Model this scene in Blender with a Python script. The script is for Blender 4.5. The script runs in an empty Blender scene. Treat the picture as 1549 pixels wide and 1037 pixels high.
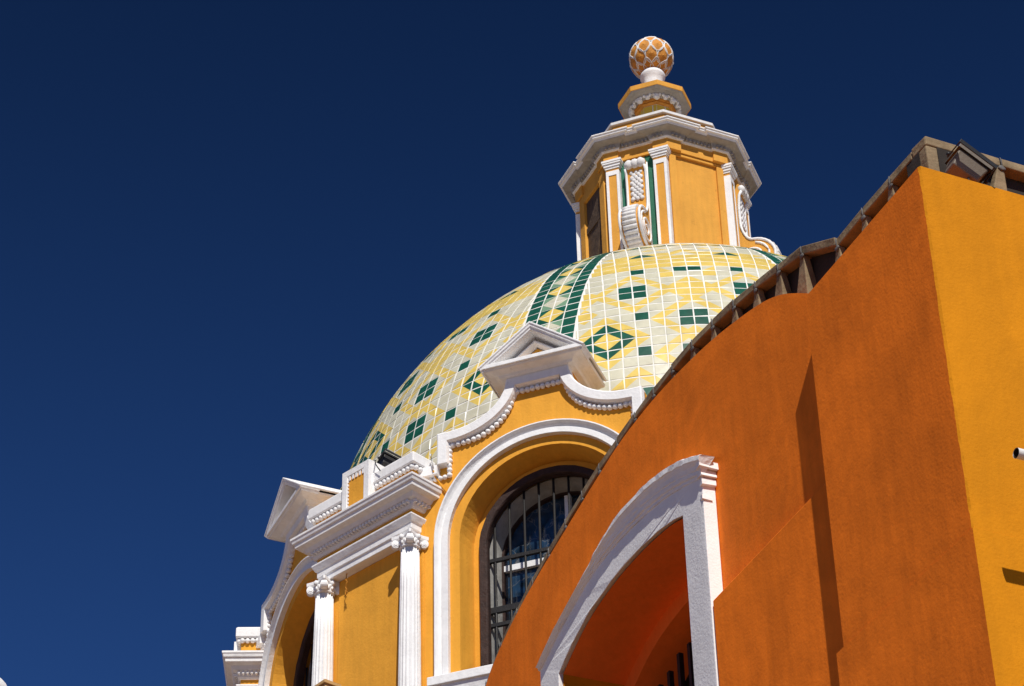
import bpy, bmesh, math, random
from mathutils import Vector, Matrix
R = math.radians
random.seed(7)
S = bpy.context.scene
COL = S.collection

# ------------------------------------------------------------------ camera, light, exposure
cam = bpy.data.cameras.new('camera'); co = bpy.data.objects.new('camera', cam); COL.objects.link(co)
cam.sensor_width = 36.0; cam.lens = 36.0 * 3920.0 / 1549.0
cam.clip_start = 0.1; cam.clip_end = 5000
_r = Vector((0.9145751, -0.40394067, -0.01960411)); _u = Vector((-0.22576588, -0.55018109, 0.80394685)); _f = Vector((0.33553264, 0.73084383, 0.59437795))
m = Matrix((( _r.x, _u.x, -_f.x, 0), (_r.y, _u.y, -_f.y, 0), (_r.z, _u.z, -_f.z, 1.6), (0, 0, 0, 1)))
co.matrix_world = m
S.camera = co

SUN = Vector((-0.295, -1.0, 1.12)).normalized()
SUN_EL = math.asin(SUN.z); SUN_AZ = math.atan2(SUN.x, SUN.y)
w = bpy.data.worlds.new('World'); S.world = w; w.use_nodes = True
wn = w.node_tree; bg = wn.nodes['Background']
sky = wn.nodes.new('ShaderNodeTexSky'); sky.sky_type = 'NISHITA'; sky.sun_disc = False
sky.sun_elevation = SUN_EL; sky.sun_rotation = SUN_AZ % (2 * math.pi)
sky.altitude = 2200; sky.air_density = 0.85; sky.dust_density = 0.0; sky.ozone_density = 6.0
hs = wn.nodes.new('ShaderNodeHueSaturation'); hs.inputs['Saturation'].default_value = 1.185; hs.inputs['Hue'].default_value = 0.511; hs.inputs['Value'].default_value = 1.0
wn.links.new(sky.outputs[0], hs.inputs['Color']); # a polarising filter was on the lens: the sky deepens upwards
tcw = wn.nodes.new('ShaderNodeTexCoord'); sxyz = wn.nodes.new('ShaderNodeSeparateXYZ'); wn.links.new(tcw.outputs['Generated'], sxyz.inputs[0])
mrw = wn.nodes.new('ShaderNodeMapRange'); mrw.interpolation_type = 'SMOOTHSTEP'
mrw.inputs[1].default_value = 0.40; mrw.inputs[2].default_value = 0.76; mrw.inputs[3].default_value = 1.60; mrw.inputs[4].default_value = 0.64
wn.links.new(sxyz.outputs[2], mrw.inputs[0])
mxw = wn.nodes.new('ShaderNodeMix'); mxw.data_type = 'RGBA'; mxw.blend_type = 'MULTIPLY'; mxw.inputs[0].default_value = 1
wn.links.new(hs.outputs[0], mxw.inputs[6]); wn.links.new(mrw.outputs[0], mxw.inputs[7]); wn.links.new(mxw.outputs[2], bg.inputs[0])
bg.inputs[1].default_value = 0.05
sl = bpy.data.lights.new('sun', 'SUN'); sl.energy = 4.6; sl.angle = R(0.5); sl.color = (1.0, 0.95, 0.87)
so = bpy.data.objects.new('sun', sl); COL.objects.link(so)
so.rotation_euler = SUN.to_track_quat('Z', 'Y').to_euler(); so.location = (0, -20, 40)
S.view_settings.view_transform = 'Standard'; S.view_settings.look = 'None'; S.view_settings.gamma = 1.0
S.view_settings.exposure = 0.0

# ------------------------------------------------------------------ materials
def mat(name, col, rough=0.8, var=0.12, scale=3.0, bump=0.15, bscale=40.0, stain=None, streak=0.0, spec=0.3, bdist=0.01, dirt=None, dirt_amt=0.0, lowf=2.5, patch=0.0):
    M = bpy.data.materials.new(name); M.use_nodes = True
    nt = M.node_tree; b = nt.nodes['Principled BSDF']; L = nt.links.new
    b.inputs['Roughness'].default_value = rough; b.inputs['Specular IOR Level'].default_value = spec
    tc = nt.nodes.new('ShaderNodeNewGeometry')
    n1 = nt.nodes.new('ShaderNodeTexNoise'); n1.inputs['Scale'].default_value = scale; n1.inputs['Detail'].default_value = 8; n1.inputs['Roughness'].default_value = 0.65
    L(tc.outputs['Position'], n1.inputs['Vector'])
    r1 = nt.nodes.new('ShaderNodeMapRange'); r1.inputs[1].default_value = 0.3; r1.inputs[2].default_value = 0.7
    r1.inputs[3].default_value = 1 - var; r1.inputs[4].default_value = 1 + var
    L(n1.outputs[0], r1.inputs[0])
    mx = nt.nodes.new('ShaderNodeMix'); mx.data_type = 'RGBA'; mx.blend_type = 'MULTIPLY'; mx.inputs[0].default_value = 1
    mx.inputs[6].default_value = (*col, 1); L(r1.outputs[0], mx.inputs[7]); out = mx.outputs[2]
    if streak > 0:      # faint vertical brushing and run marks in the limewash
        mp = nt.nodes.new('ShaderNodeMapping'); mp.inputs['Scale'].default_value = (9, 9, 0.9); L(tc.outputs['Position'], mp.inputs[0])
        n2 = nt.nodes.new('ShaderNodeTexNoise'); n2.inputs['Scale'].default_value = 2.2; n2.inputs['Detail'].default_value = 6; L(mp.outputs[0], n2.inputs['Vector'])
        r2 = nt.nodes.new('ShaderNodeMapRange'); r2.inputs[1].default_value = 0.35; r2.inputs[2].default_value = 0.7; r2.inputs[3].default_value = 1 + streak * 0.6; r2.inputs[4].default_value = 1 - streak
        L(n2.outputs[0], r2.inputs[0])
        m2 = nt.nodes.new('ShaderNodeMix'); m2.data_type = 'RGBA'; m2.blend_type = 'MULTIPLY'; m2.inputs[0].default_value = 1
        L(out, m2.inputs[6]); L(r2.outputs[0], m2.inputs[7]); out = m2.outputs[2]
    if dirt:            # small spots of grime with their own outline
        n3 = nt.nodes.new('ShaderNodeTexNoise'); n3.inputs['Scale'].default_value = 11; n3.inputs['Detail'].default_value = 10; n3.inputs['Roughness'].default_value = 0.75; L(tc.outputs['Position'], n3.inputs['Vector'])
        r3 = nt.nodes.new('ShaderNodeMapRange'); r3.inputs[1].default_value = 0.60; r3.inputs[2].default_value = 0.72; r3.inputs[4].default_value = dirt_amt; L(n3.outputs[0], r3.inputs[0])
        m3 = nt.nodes.new('ShaderNodeMix'); m3.data_type = 'RGBA'; L(r3.outputs[0], m3.inputs[0]); L(out, m3.inputs[6]); m3.inputs[7].default_value = (*dirt, 1); out = m3.outputs[2]
    if patch > 0:       # repainted and faded patches with soft ragged outlines
        n6 = nt.nodes.new('ShaderNodeTexNoise'); n6.inputs['Scale'].default_value = 1.35; n6.inputs['Detail'].default_value = 9; n6.inputs['Roughness'].default_value = 0.72; n6.inputs['Distortion'].default_value = 0.8
        mp6 = nt.nodes.new('ShaderNodeMapping'); mp6.inputs['Scale'].default_value = (1, 1, 0.75); mp6.inputs['Location'].default_value = (3.1, 1.7, 0.4); L(tc.outputs['Position'], mp6.inputs[0]); L(mp6.outputs[0], n6.inputs['Vector'])
        r6 = nt.nodes.new('ShaderNodeMapRange'); r6.inputs[1].default_value = 0.44; r6.inputs[2].default_value = 0.56; r6.inputs[3].default_value = 1 - patch; r6.inputs[4].default_value = 1 + patch*0.5
        L(n6.outputs[0], r6.inputs[0])
        m6 = nt.nodes.new('ShaderNodeMix'); m6.data_type = 'RGBA'; m6.blend_type = 'MULTIPLY'; m6.inputs[0].default_value = 1; L(out, m6.inputs[6]); L(r6.outputs[0], m6.inputs[7]); out = m6.outputs[2]
    L(out, b.inputs['Base Color'])
    if bump > 0:
        n4 = nt.nodes.new('ShaderNodeTexNoise'); n4.inputs['Scale'].default_value = bscale; n4.inputs['Detail'].default_value = 6; L(tc.outputs['Position'], n4.inputs['Vector'])
        n5 = nt.nodes.new('ShaderNodeTexNoise'); n5.inputs['Scale'].default_value = bscale * 0.13; n5.inputs['Detail'].default_value = 4; L(tc.outputs['Position'], n5.inputs['Vector'])
        ad = nt.nodes.new('ShaderNodeMath'); ad.operation = 'MULTIPLY_ADD'; ad.inputs[1].default_value = lowf; L(n5.outputs[0], ad.inputs[0]); L(n4.outputs[0], ad.inputs[2])
        bp = nt.nodes.new('ShaderNodeBump'); bp.inputs['Strength'].default_value = bump; bp.inputs['Distance'].default_value = bdist
        L(ad.outputs[0], bp.inputs['Height']); L(bp.outputs[0], b.inputs['Normal'])
    return M

YEL = mat('yellow_stucco', (0.76, 0.35, 0.034), 0.85, 0.07, 2.5, 0.25, 45, streak=0.07, dirt=(0.30, 0.10, 0.01), dirt_amt=0.25)
YEL2 = mat('lantern_ochre_stucco', (0.70, 0.335, 0.05), 0.85, 0.09, 3.5, 0.25, 50, streak=0.07, dirt=(0.25, 0.10, 0.02), dirt_amt=0.45)
YELR = mat('golden_stucco', (0.62, 0.228, 0.004), 0.85, 0.05, 2.2, 0.28, 60, streak=0.05, bdist=0.008, spec=0.15, patch=0.06, dirt=(0.42, 0.14, 0.005), dirt_amt=0.22)
ORG = mat('orange_stucco', (0.90, 0.205, 0.012), 0.85, 0.10, 3.0, 0.26, 60, streak=0.08, bdist=0.006, spec=0.15, lowf=1.9, patch=0.09, dirt=(0.45, 0.09, 0.01), dirt_amt=0.25)
RED = mat('red_orange_stucco', (0.90, 0.20, 0.03), 0.85, 0.10, 2.0, 0.3, 35, streak=0.05)
WHT = mat('white_limewash', (0.83, 0.83, 0.83), 0.75, 0.06, 5.0, 0.3, 45, streak=0.05, dirt=(0.40, 0.37, 0.34), dirt_amt=0.45)
WHTC = mat('dark_grey_plaster', (0.36, 0.34, 0.315), 0.85, 0.15, 6.0, 0.4, 45, streak=0.14, dirt=(0.13, 0.12, 0.11), dirt_amt=0.75)  # darker grey for cornice soffit, dentils and top, and plate underside
WHTD = mat('weathered_white_plaster', (0.74, 0.73, 0.72), 0.8, 0.12, 6.0, 0.35, 45, dirt=(0.16, 0.15, 0.15), dirt_amt=0.6)
WHTR = mat('rough_white_plaster', (0.87, 0.865, 0.86), 0.8, 0.06, 5.0, 0.3, 70, dirt=(0.5, 0.47, 0.45), dirt_amt=0.2, bdist=0.008, lowf=1.2)
GRNP = mat('green_paint', (0.02, 0.14, 0.085), 0.6, 0.15, 8, 0.2, 50)
WOOD = mat('dark_wood', (0.035, 0.017, 0.013), 0.7, 0.4, 14, 0.5, 60, spec=0.3)
WOODL = mat('weathered_door_wood', (0.10, 0.065, 0.04), 0.75, 0.4, 10, 0.4, 50)
IRON = mat('black_iron', (0.012, 0.011, 0.011), 0.55, 0.3, 20, 0.2, 80, spec=0.4)
CLAY = mat('terracotta_clay', (0.24, 0.175, 0.10), 0.85, 0.38, 7, 0.4, 50, dirt=(0.11, 0.085, 0.07), dirt_amt=0.7)
MORT = mat('grey_mortar', (0.13, 0.125, 0.12), 0.9, 0.2, 12, 0.4, 60)
GROUT = mat('white_grout', (0.78, 0.77, 0.72), 0.85, 0.06, 9, 0.2, 70)
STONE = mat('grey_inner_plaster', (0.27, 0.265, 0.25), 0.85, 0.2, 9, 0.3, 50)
def tile_mat(name, col, var):
    return mat(name, col, 0.30, var, 5.5, 0.06, 25, spec=0.35, bdist=0.006)
TW = tile_mat('cream_glaze', (0.58, 0.56, 0.43), 0.14)
TY = tile_mat('yellow_glaze', (0.70, 0.515, 0.125), 0.17)
TG = tile_mat('green_glaze', (0.010, 0.085, 0.055), 0.35)
TL = tile_mat('pale_green_glaze', (0.17, 0.30, 0.19), 0.2)
MINI = tile_mat('yellow_tile', (0.80, 0.52, 0.05), 0.12)
GRAY = mat('grey_cast_metal', (0.16, 0.13, 0.10), 0.55, 0.15, 9, 0.15, 60, spec=0.5)
BLK = mat('black_metal', (0.018, 0.018, 0.02), 0.5, 0.2, 10, 0.1, 60)
PVC = mat('white_plastic_pipe', (0.75, 0.74, 0.72), 0.45, 0.05, 6, 0.05, 40)
CABW = mat('white_cable', (0.7, 0.7, 0.68), 0.6, 0.05, 6, 0.0)
PINE = mat('pale_pine', (0.55, 0.33, 0.13), 0.7, 0.2, 12, 0.2, 40)
PAVE = mat('brick_paving', (0.22, 0.13, 0.075), 0.9, 0.15, 0.6, 0.3, 6)
ROOFM = mat('dark_roof_felt', (0.045, 0.038, 0.033), 0.9, 0.15, 1.5, 0.2, 10)
GAPSHADE = mat('gap_shade_black', (0.030, 0.024, 0.020), 0.9, 0.3, 6, 0.3, 40)  # near-black colour standing in for shade in the railing gaps
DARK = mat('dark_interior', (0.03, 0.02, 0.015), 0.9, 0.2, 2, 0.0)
GOLD = mat('ochre_leaf_paint', (0.62, 0.26, 0.04), 0.7, 0.25, 14, 0.5, 60, dirt=(0.16, 0.06, 0.02), dirt_amt=0.6)
def glass_mat():
    M = bpy.data.materials.new('sky_tinted_glass'); M.use_nodes = True; nt = M.node_tree; b = nt.nodes['Principled BSDF']; L = nt.links.new
    g = nt.nodes.new('ShaderNodeNewGeometry')
    mp = nt.nodes.new('ShaderNodeMapping'); mp.inputs['Scale'].default_value = (3, 3, 3); L(g.outputs['Position'], mp.inputs[0])
    n = nt.nodes.new('ShaderNodeTexNoise'); n.inputs['Scale'].default_value = 1.6; n.inputs['Detail'].default_value = 5; n.inputs['Distortion'].default_value = 1.5; L(mp.outputs[0], n.inputs['Vector'])
    cr = nt.nodes.new('ShaderNodeValToRGB'); cr.color_ramp.elements[0].position = 0.35; cr.color_ramp.elements[0].color = (0.008, 0.014, 0.02, 1)
    cr.color_ramp.elements[1].position = 0.7; cr.color_ramp.elements[1].color = (0.02, 0.06, 0.13, 1); L(n.outputs[0], cr.inputs[0])  # bluish tones in the base colour stand in for reflected sky
    v = nt.nodes.new('ShaderNodeTexVoronoi'); v.feature = 'DISTANCE_TO_EDGE'; v.inputs['Scale'].default_value = 2.0; 
    n2 = nt.nodes.new('ShaderNodeTexNoise'); n2.inputs['Scale'].default_value = 3; n2.inputs['Detail'].default_value = 4; L(mp.outputs[0], n2.inputs['Vector'])
    mx0 = nt.nodes.new('ShaderNodeMix'); mx0.data_type = 'RGBA'; mx0.inputs[0].default_value = 0.4; L(mp.outputs[0], mx0.inputs[6]); L(n2.outputs['Color'], mx0.inputs[7]); L(mx0.outputs[2], v.inputs['Vector'])
    mr = nt.nodes.new('ShaderNodeMapRange'); mr.inputs[1].default_value = 0.0; mr.inputs[2].default_value = 0.02; mr.inputs[3].default_value = 0.35; mr.inputs[4].default_value = 0; L(v.outputs['Distance'], mr.inputs[0])
    mx = nt.nodes.new('ShaderNodeMix'); mx.data_type = 'RGBA'; L(mr.outputs[0], mx.inputs[0]); L(cr.outputs[0], mx.inputs[6]); mx.inputs[7].default_value = (0.35, 0.33, 0.28, 1)
    L(mx.outputs[2], b.inputs['Base Color']); b.inputs['Roughness'].default_value = 0.12; b.inputs['IOR'].default_value = 1.65
    return M
GLASS = glass_mat()

# ------------------------------------------------------------------ mesh builder
class MB:
    def __init__(s): s.v = []; s.f = []; s.m = []; s.sm = []
    def add(s, vs, fs, k=0, smooth=False):
        o = len(s.v); s.v += [tuple(p) for p in vs]
        for f in fs: s.f.append([i + o for i in f]); s.m.append(k); s.sm.append(smooth)
    def box(s, x0, x1, y0, y1, z0, z1, k=0):
        v = [(x0,y0,z0),(x1,y0,z0),(x1,y1,z0),(x0,y1,z0),(x0,y0,z1),(x1,y0,z1),(x1,y1,z1),(x0,y1,z1)]
        s.add(v, [(0,3,2,1),(4,5,6,7),(0,1,5,4),(1,2,6,5),(2,3,7,6),(3,0,4,7)], k)
    def hexa(s, pts, k=0):          # 8 corners ordered like box
        s.add(pts, [(0,3,2,1),(4,5,6,7),(0,1,5,4),(1,2,6,5),(2,3,7,6),(3,0,4,7)], k)
    def loft(s, A, B, k=0, caps=(True, True), ks=None, smooth=False):   # two same-length 3D rings
        n = len(A); fs = [(i, (i+1) % n, n + (i+1) % n, n + i) for i in range(n)]
        o = len(s.v); s.v += [tuple(p) for p in A] + [tuple(p) for p in B]
        for f in fs: s.f.append([i + o for i in f]); s.m.append(k if ks is None else ks); s.sm.append(smooth)
        if caps[0]: s.f.append([o + i for i in reversed(range(n))]); s.m.append(k); s.sm.append(False)
        if caps[1]: s.f.append([o + n + i for i in range(n)]); s.m.append(k); s.sm.append(False)
    def prism(s, poly, y0, y1, k=0):    # polygon in (x, z) extruded along y
        s.loft([(x, y0, z) for x, z in poly], [(x, y1, z) for x, z in poly], k)
    def sweep(s, path, prof, fn, closed=False, k=0, caps=True, smooth=False, ks=None):
        # path: 2D points; prof: (offset to the right of travel, b); fn(p, q, b) -> 3D
        n = len(path); rings = []
        for i in range(n):
            p = path[i]; a = path[(i-1) % n] if (closed or i > 0) else None; c = path[(i+1) % n] if (closed or i < n-1) else None
            def nrm(u, v):
                d = math.hypot(v[0]-u[0], v[1]-u[1]) or 1e-9; return ((v[1]-u[1])/d, -(v[0]-u[0])/d)
            if a is None: nx, ny = nrm(p, c); sc = 1
            elif c is None: nx, ny = nrm(a, p); sc = 1
            else:
                n1 = nrm(a, p); n2 = nrm(p, c); nx, ny = n1[0]+n2[0], n1[1]+n2[1]; d = math.hypot(nx, ny) or 1e-9; nx /= d; ny /= d
                sc = 1 / max(0.35, nx*n1[0] + ny*n1[1])
            rings.append([fn(p[0]+nx*o*sc, p[1]+ny*o*sc, b) for o, b in prof])
        mlen = len(prof); o = len(s.v)
        for r_ in rings: s.v += [tuple(q) for q in r_]
        for i in range(n if closed else n-1):
            j = (i+1) % n
            for t in range(mlen-1):
                s.f.append([o+i*mlen+t, o+j*mlen+t, o+j*mlen+t+1, o+i*mlen+t+1]); s.m.append(k if ks is None else ks[t]); s.sm.append(smooth)
        if caps and not closed:
            s.f.append([o+t for t in range(mlen)]); s.m.append(k); s.sm.append(False)
            s.f.append([o+(n-1)*mlen+t for t in reversed(range(mlen))]); s.m.append(k); s.sm.append(False)
    def lathe(s, prof, cx=0, cy=0, n=32, k=0, smooth=True, ph=0.0, rf=None):
        o = len(s.v); mlen = len(prof)
        for i in range(n):
            a = 2*math.pi*i/n + ph
            for r_, z in prof:
                q = r_ * (rf(i, z) if rf else 1); s.v.append((cx + q*math.cos(a), cy + q*math.sin(a), z))
        for i in range(n):
            j = (i+1) % n
            for t in range(mlen-1): s.f.append([o+i*mlen+t, o+j*mlen+t, o+j*mlen+t+1, o+i*mlen+t+1]); s.m.append(k); s.sm.append(smooth)
        if prof[0][0] > 1e-4: s.f.append([o+i*mlen for i in reversed(range(n))]); s.m.append(k); s.sm.append(False)
        if prof[-1][0] > 1e-4: s.f.append([o+i*mlen+mlen-1 for i in range(n)]); s.m.append(k); s.sm.append(False)
    def ell(s, c, rx, ry, rz, k=0, nu=10, nv=7, jit=0.0):
        o = len(s.v)
        for j in range(1, nv):
            t = math.pi*j/nv
            for i in range(nu):
                a = 2*math.pi*i/nu; q = 1 + random.uniform(-jit, jit)
                s.v.append((c[0]+rx*q*math.sin(t)*math.cos(a), c[1]+ry*q*math.sin(t)*math.sin(a), c[2]+rz*q*math.cos(t)))
        s.v.append((c[0], c[1], c[2]+rz)); s.v.append((c[0], c[1], c[2]-rz)); T = o+nu*(nv-1)
        for j in range(nv-2):
            for i in range(nu):
                i2 = (i+1) % nu; s.f.append([o+j*nu+i, o+(j+1)*nu+i, o+(j+1)*nu+i2, o+j*nu+i2]); s.m.append(k); s.sm.append(True)
        for i in range(nu):
            i2 = (i+1) % nu
            s.f.append([T, o+i, o+i2]); s.m.append(k); s.sm.append(True)
            s.f.append([T+1, o+(nv-2)*nu+i2, o+(nv-2)*nu+i]); s.m.append(k); s.sm.append(True)
    def tube(s, pts, r, n=8, k=0, caps=True):
        pts = [Vector(p) for p in pts]; o = len(s.v); up = Vector((0.13, 0.31, 0.94))
        for i, p in enumerate(pts):
            d = (pts[min(i+1, len(pts)-1)] - pts[max(i-1, 0)]).normalized()
            a = d.cross(up)
            if a.length < 0.05: a = d.cross(Vector((1, 0, 0)))
            a.normalize(); b = d.cross(a)
            rr = r[i] if isinstance(r, (list, tuple)) else r
            for j in range(n):
                t = 2*math.pi*j/n; s.v.append(tuple(p + a*rr*math.cos(t) + b*rr*math.sin(t)))
        for i in range(len(pts)-1):
            for j in range(n):
                j2 = (j+1) % n; s.f.append([o+i*n+j, o+i*n+j2, o+(i+1)*n+j2, o+(i+1)*n+j]); s.m.append(k); s.sm.append(True)
        if caps:
            s.f.append([o+j for j in range(n)]); s.m.append(k); s.sm.append(False)
            e = o+(len(pts)-1)*n; s.f.append([e+j for j in reversed(range(n))]); s.m.append(k); s.sm.append(False)
    def build(s, name, mats, parent=None, bevel=0.0, recalc=True, jitter=0.0):
        me = bpy.data.meshes.new(name)
        v = s.v
        if jitter: v = [(a+random.uniform(-jitter, jitter), b+random.uniform(-jitter, jitter), c+random.uniform(-jitter, jitter)) for a, b, c in v]
        me.from_pydata(v, [], s.f)
        for mm in (mats if isinstance(mats, (list, tuple)) else [mats]): me.materials.append(mm)
        me.polygons.foreach_set('material_index', s.m); me.polygons.foreach_set('use_smooth', s.sm)
        if recalc:
            bm = bmesh.new(); bm.from_mesh(me); bmesh.ops.remove_doubles(bm, verts=bm.verts, dist=1e-5)
            bmesh.ops.recalc_face_normals(bm, faces=bm.faces); bm.to_mesh(me); bm.free()
        me.update()
        o = bpy.data.objects.new(name, me); COL.objects.link(o)
        if parent: o.parent = parent
        if bevel:
            b = o.modifiers.new('bevel', 'BEVEL'); b.width = bevel; b.segments = 2; b.limit_method = 'ANGLE'; b.angle_limit = R(35)
        return o

def empty(name, loc, label, cat, group=None, rz=0.0):
    o = bpy.data.objects.new(name, None); COL.objects.link(o); o.location = loc; o.rotation_euler = (0, 0, rz); o.empty_display_size = 0.3
    tag(o, label, cat, group); return o
def tag(o, label, cat, group=None):
    o['label'] = label; o['category'] = cat
    if group: o['group'] = group
    return o
def copy_tree(o, parent=None):
    c = o.copy(); COL.objects.link(c)
    if parent: c.parent = parent
    for ch in list(o.children): copy_tree(ch, c)
    return c
def arcpts(cx, cz, r, a0, a1, n, rz=None):
    return [(cx + r*math.cos(a0+(a1-a0)*i/n), cz + (rz or r)*math.sin(a0+(a1-a0)*i/n)) for i in range(n+1)]
def resample(path, step):
    out = []; acc = 0.0; nxt = 0.0
    for (a, b) in zip(path, path[1:]):
        d = math.hypot(b[0]-a[0], b[1]-a[1])
        while nxt <= acc + d + 1e-9:
            t = (nxt-acc)/d if d else 0; out.append((a[0]+(b[0]-a[0])*t, a[1]+(b[1]-a[1])*t)); nxt += step
        acc += d
    return out

# ------------------------------------------------------------------ ground
g = MB(); g.box(-400, 400, -400, 400, -0.5, 0.0); go = g.build('ground', PAVE); go['kind'] = 'structure'

# ------------------------------------------------------------------ THE DOMED CHURCH
CX, CY = 10.6728, 19.2377
church = empty('domed_church', (CX, CY, 0), 'yellow church drum under a tiled dome with a white trimmed lantern on top', 'church')
XZ = lambda y: (lambda p, q, b: (p, y - b, q))        # sweep in the wall plane: b stands out towards the viewer (-y)

# core of the drum and its roofs
c = MB()
c.lathe([(3.55, 0.0), (3.55, 13.55), (3.3, 13.6)], n=32, k=0, smooth=False)
core = c.build('drum_core', [YEL], church)

# ---------- tiled dome
Rd, Hd, Z0, PN = 3.682, 3.964, 14.227, 1.925
prof = []
for i in range(2001):
    t = math.pi/2*i/2000
    prof.append((Rd*max(0.0, math.cos(t))**(2/PN), Z0 + Hd*math.sin(t)**(2/PN)))
cum = [0.0]
for a, b in zip(prof, prof[1:]): cum.append(cum[-1] + math.hypot(b[0]-a[0], b[1]-a[1]))
import bisect
def dome_rz(arc):
    if arc <= 0: return Rd, Z0 + arc
    i = min(max(bisect.bisect_right(cum, arc) - 1, 0), len(cum)-2)
    t = (arc-cum[i])/max(1e-9, cum[i+1]-cum[i]); a, b = prof[i], prof[i+1]
    return a[0]+(b[0]-a[0])*t, a[1]+(b[1]-a[1])*t
RH, A0, TWD = 0.1285, 0.016, 0.132
def dome_pt(az, v, off):
    arc = A0 + RH*v; r_, z = dome_rz(arc); r2, z2 = dome_rz(arc+0.01); r1, z1 = dome_rz(arc-0.01)
    d = math.hypot(r2-r1, z2-z1); nr, nz = (z2-z1)/d, -(r2-r1)/d
    rr = r_ + nr*off
    return (rr*math.sin(az), rr*math.cos(az), z + nz*off)
def dia(u, v, cu, cv): return abs(u-cu) + abs(v-cv)
def gore_colour(u, v, left):
    # u in tile columns from the gore's middle, v in tile rows
    iu, iv = math.floor(abs(u)), math.floor(v); a = abs(u)
    if iv in (9, 10) and iu == 0: return 2                     # four green squares
    if iv in (13, 14) and iu in (3, 4): return 2
    if iv in (5, 6) and iu == 0: return 2
    if iv in (1, 2) and iu in (3, 4): return 2
    if (iv, iu) in ((10, 3), (17, 0), (17, 3), (-2, 3)): return 2
    if iu == 3 and iv == (6 if left else 5): return 2
    d = dia(a, v, 6, 8)
    if d < 1: return 1
    if d < 2: return 2
    if d < 3: return 1
    if 18 <= iv <= 21:
        if iv == 21 and dia(a, v, 3, 21) < 1: return 2
        return 1 if iv < 21 or dia(a, v, 3, 22) < 3.2 else 0
    if iv == 22 and dia(a, v, 0, 21) < 2: return 1
    if iv in (25, 26):
        d = dia(a % 2.0, v, 1, 25)
        if d < 1: return 2
        return 1 if d < 1.6 else 0
    if iv >= 23: return 1 if dia(a % 4.0, v % 4.0, 2, 2) < 1.7 else 0
    if dia(a, v, 0, 14) < 2: return 1
    if dia(a, v, 7.5, 14) < 1.5: return 1
    for cu, cv in ((0, 10), (4, 14), (0, 6), (4, 2)):
        if 2 < dia(a, v, cu, cv) < 3: return 1
    if iv in (16, 17) and (int(a+1.0) % 4 == 2) and dia(a, v, 2, 16.6) < 1.2: return 1
    if dia(a, v, 7.4, 11.6) < 1.1 or dia(a, v, 0, 2) < 1.5: return 1
    return 0
def band_colour(u, v):
    if abs(u) > 1: return 2
    k = math.floor((v) / 2.0); vc = k*2 + 1
    inside = abs(u) + abs(v - vc) < 1
    if k % 2 == 0: return 1 if inside else 2
    return 0 if inside else 3
dm = MB(); TILEMATS = [TW, TY, TG, TL, GROUT]
arcs = [A0 + RH*v for v in [x*0.5 for x in range(-8, 90)]]; arcs = [a for a in arcs if dome_rz(a)[0] > 0.5]
dm.lathe([dome_rz(a) for a in arcs], n=128, k=4)
GORE0 = 205.38
rnd = random.Random(3)
def add_tile(azf, u0, u1, v0, v1, colfn, rw):
    gr = 0.0060; j = lambda: rnd.uniform(-0.0028, 0.0028)
    gu = gr/rw; gv = gr/RH
    if u1-u0 < 3*gu: return
    cols = []
    um, vm = (u0+u1)/2, (v0+v1)/2; fu0, fu1 = math.floor(um+1e-6), math.floor(um+1e-6)+1
    q = 0.30
    smp = [(um, vm-q), (um+q, vm), (um, vm+q), (um-q, vm)]
    cs = [colfn(a, b) for a, b in smp]
    ou = [(u0+gu, v0+gv), (u1-gu, v0+gv), (u1-gu, v1-gv), (u0+gu, v1-gv)]
    ou = [(a+j()/rw, b+j()/RH) for a, b in ou]
    e = 0.32
    inn = [(a + (um-a)*0.06, b + (vm-b)*0.07) for a, b in ou]
    # rounded corners come from the jittered, pulled-in rim
    tilt = [rnd.uniform(0.0008, 0.0042) for _ in range(4)]
    V = [dome_pt(azf(a, b), b, 0.0004) for a, b in ou] + [dome_pt(azf(a, b), b, tilt[i]) for i, (a, b) in enumerate(inn)]
    V.append(dome_pt(azf(um, vm), vm, sum(tilt)/4))
    o = len(dm.v); dm.v += V
    for i in range(4):
        i2 = (i+1) % 4
        dm.f.append([o+i, o+i2, o+4+i2, o+4+i]); dm.m.append(cs[i]); dm.sm.append(False)
        dm.f.append([o+4+i, o+4+i2, o+8]); dm.m.append(cs[i]); dm.sm.append(False)
def bandhalf(v): return max(0.20, 0.275 - 0.0016*max(0, v-8))
for gi in range(8):
    gc = R(GORE0 + 45*gi)
    for v in range(-3, 34):
        r_, z = dome_rz(A0 + RH*(v+0.5)); bh = bandhalf(v)
        lim = (r_*R(22.5) - bh - 0.012)/TWD
        azf = lambda u, vv: gc - u*TWD/max(0.3, dome_rz(A0+RH*vv)[0])
        for k in range(-10, 10):
            u0, u1 = k, k+1
            u0c, u1c = max(u0, -lim), min(u1, lim)
            if u1c - u0c < 0.15: continue
            add_tile(azf, u0c, u1c, v, v+1, lambda a, b: gore_colour(a, b, a < 0), TWD)
        bc = gc + R(22.5); bw = bh/2
        azb = lambda u, vv: bc - u*bw/max(0.3, dome_rz(A0+RH*vv)[0])
        for k in range(-2, 2): add_tile(azb, k, k+1, v, v+1, band_colour, bw)
dome = dm.build('tiled_dome', TILEMATS, church, recalc=False)
dome['label'] = 'dome covered in cream, yellow and green glazed tiles'

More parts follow.
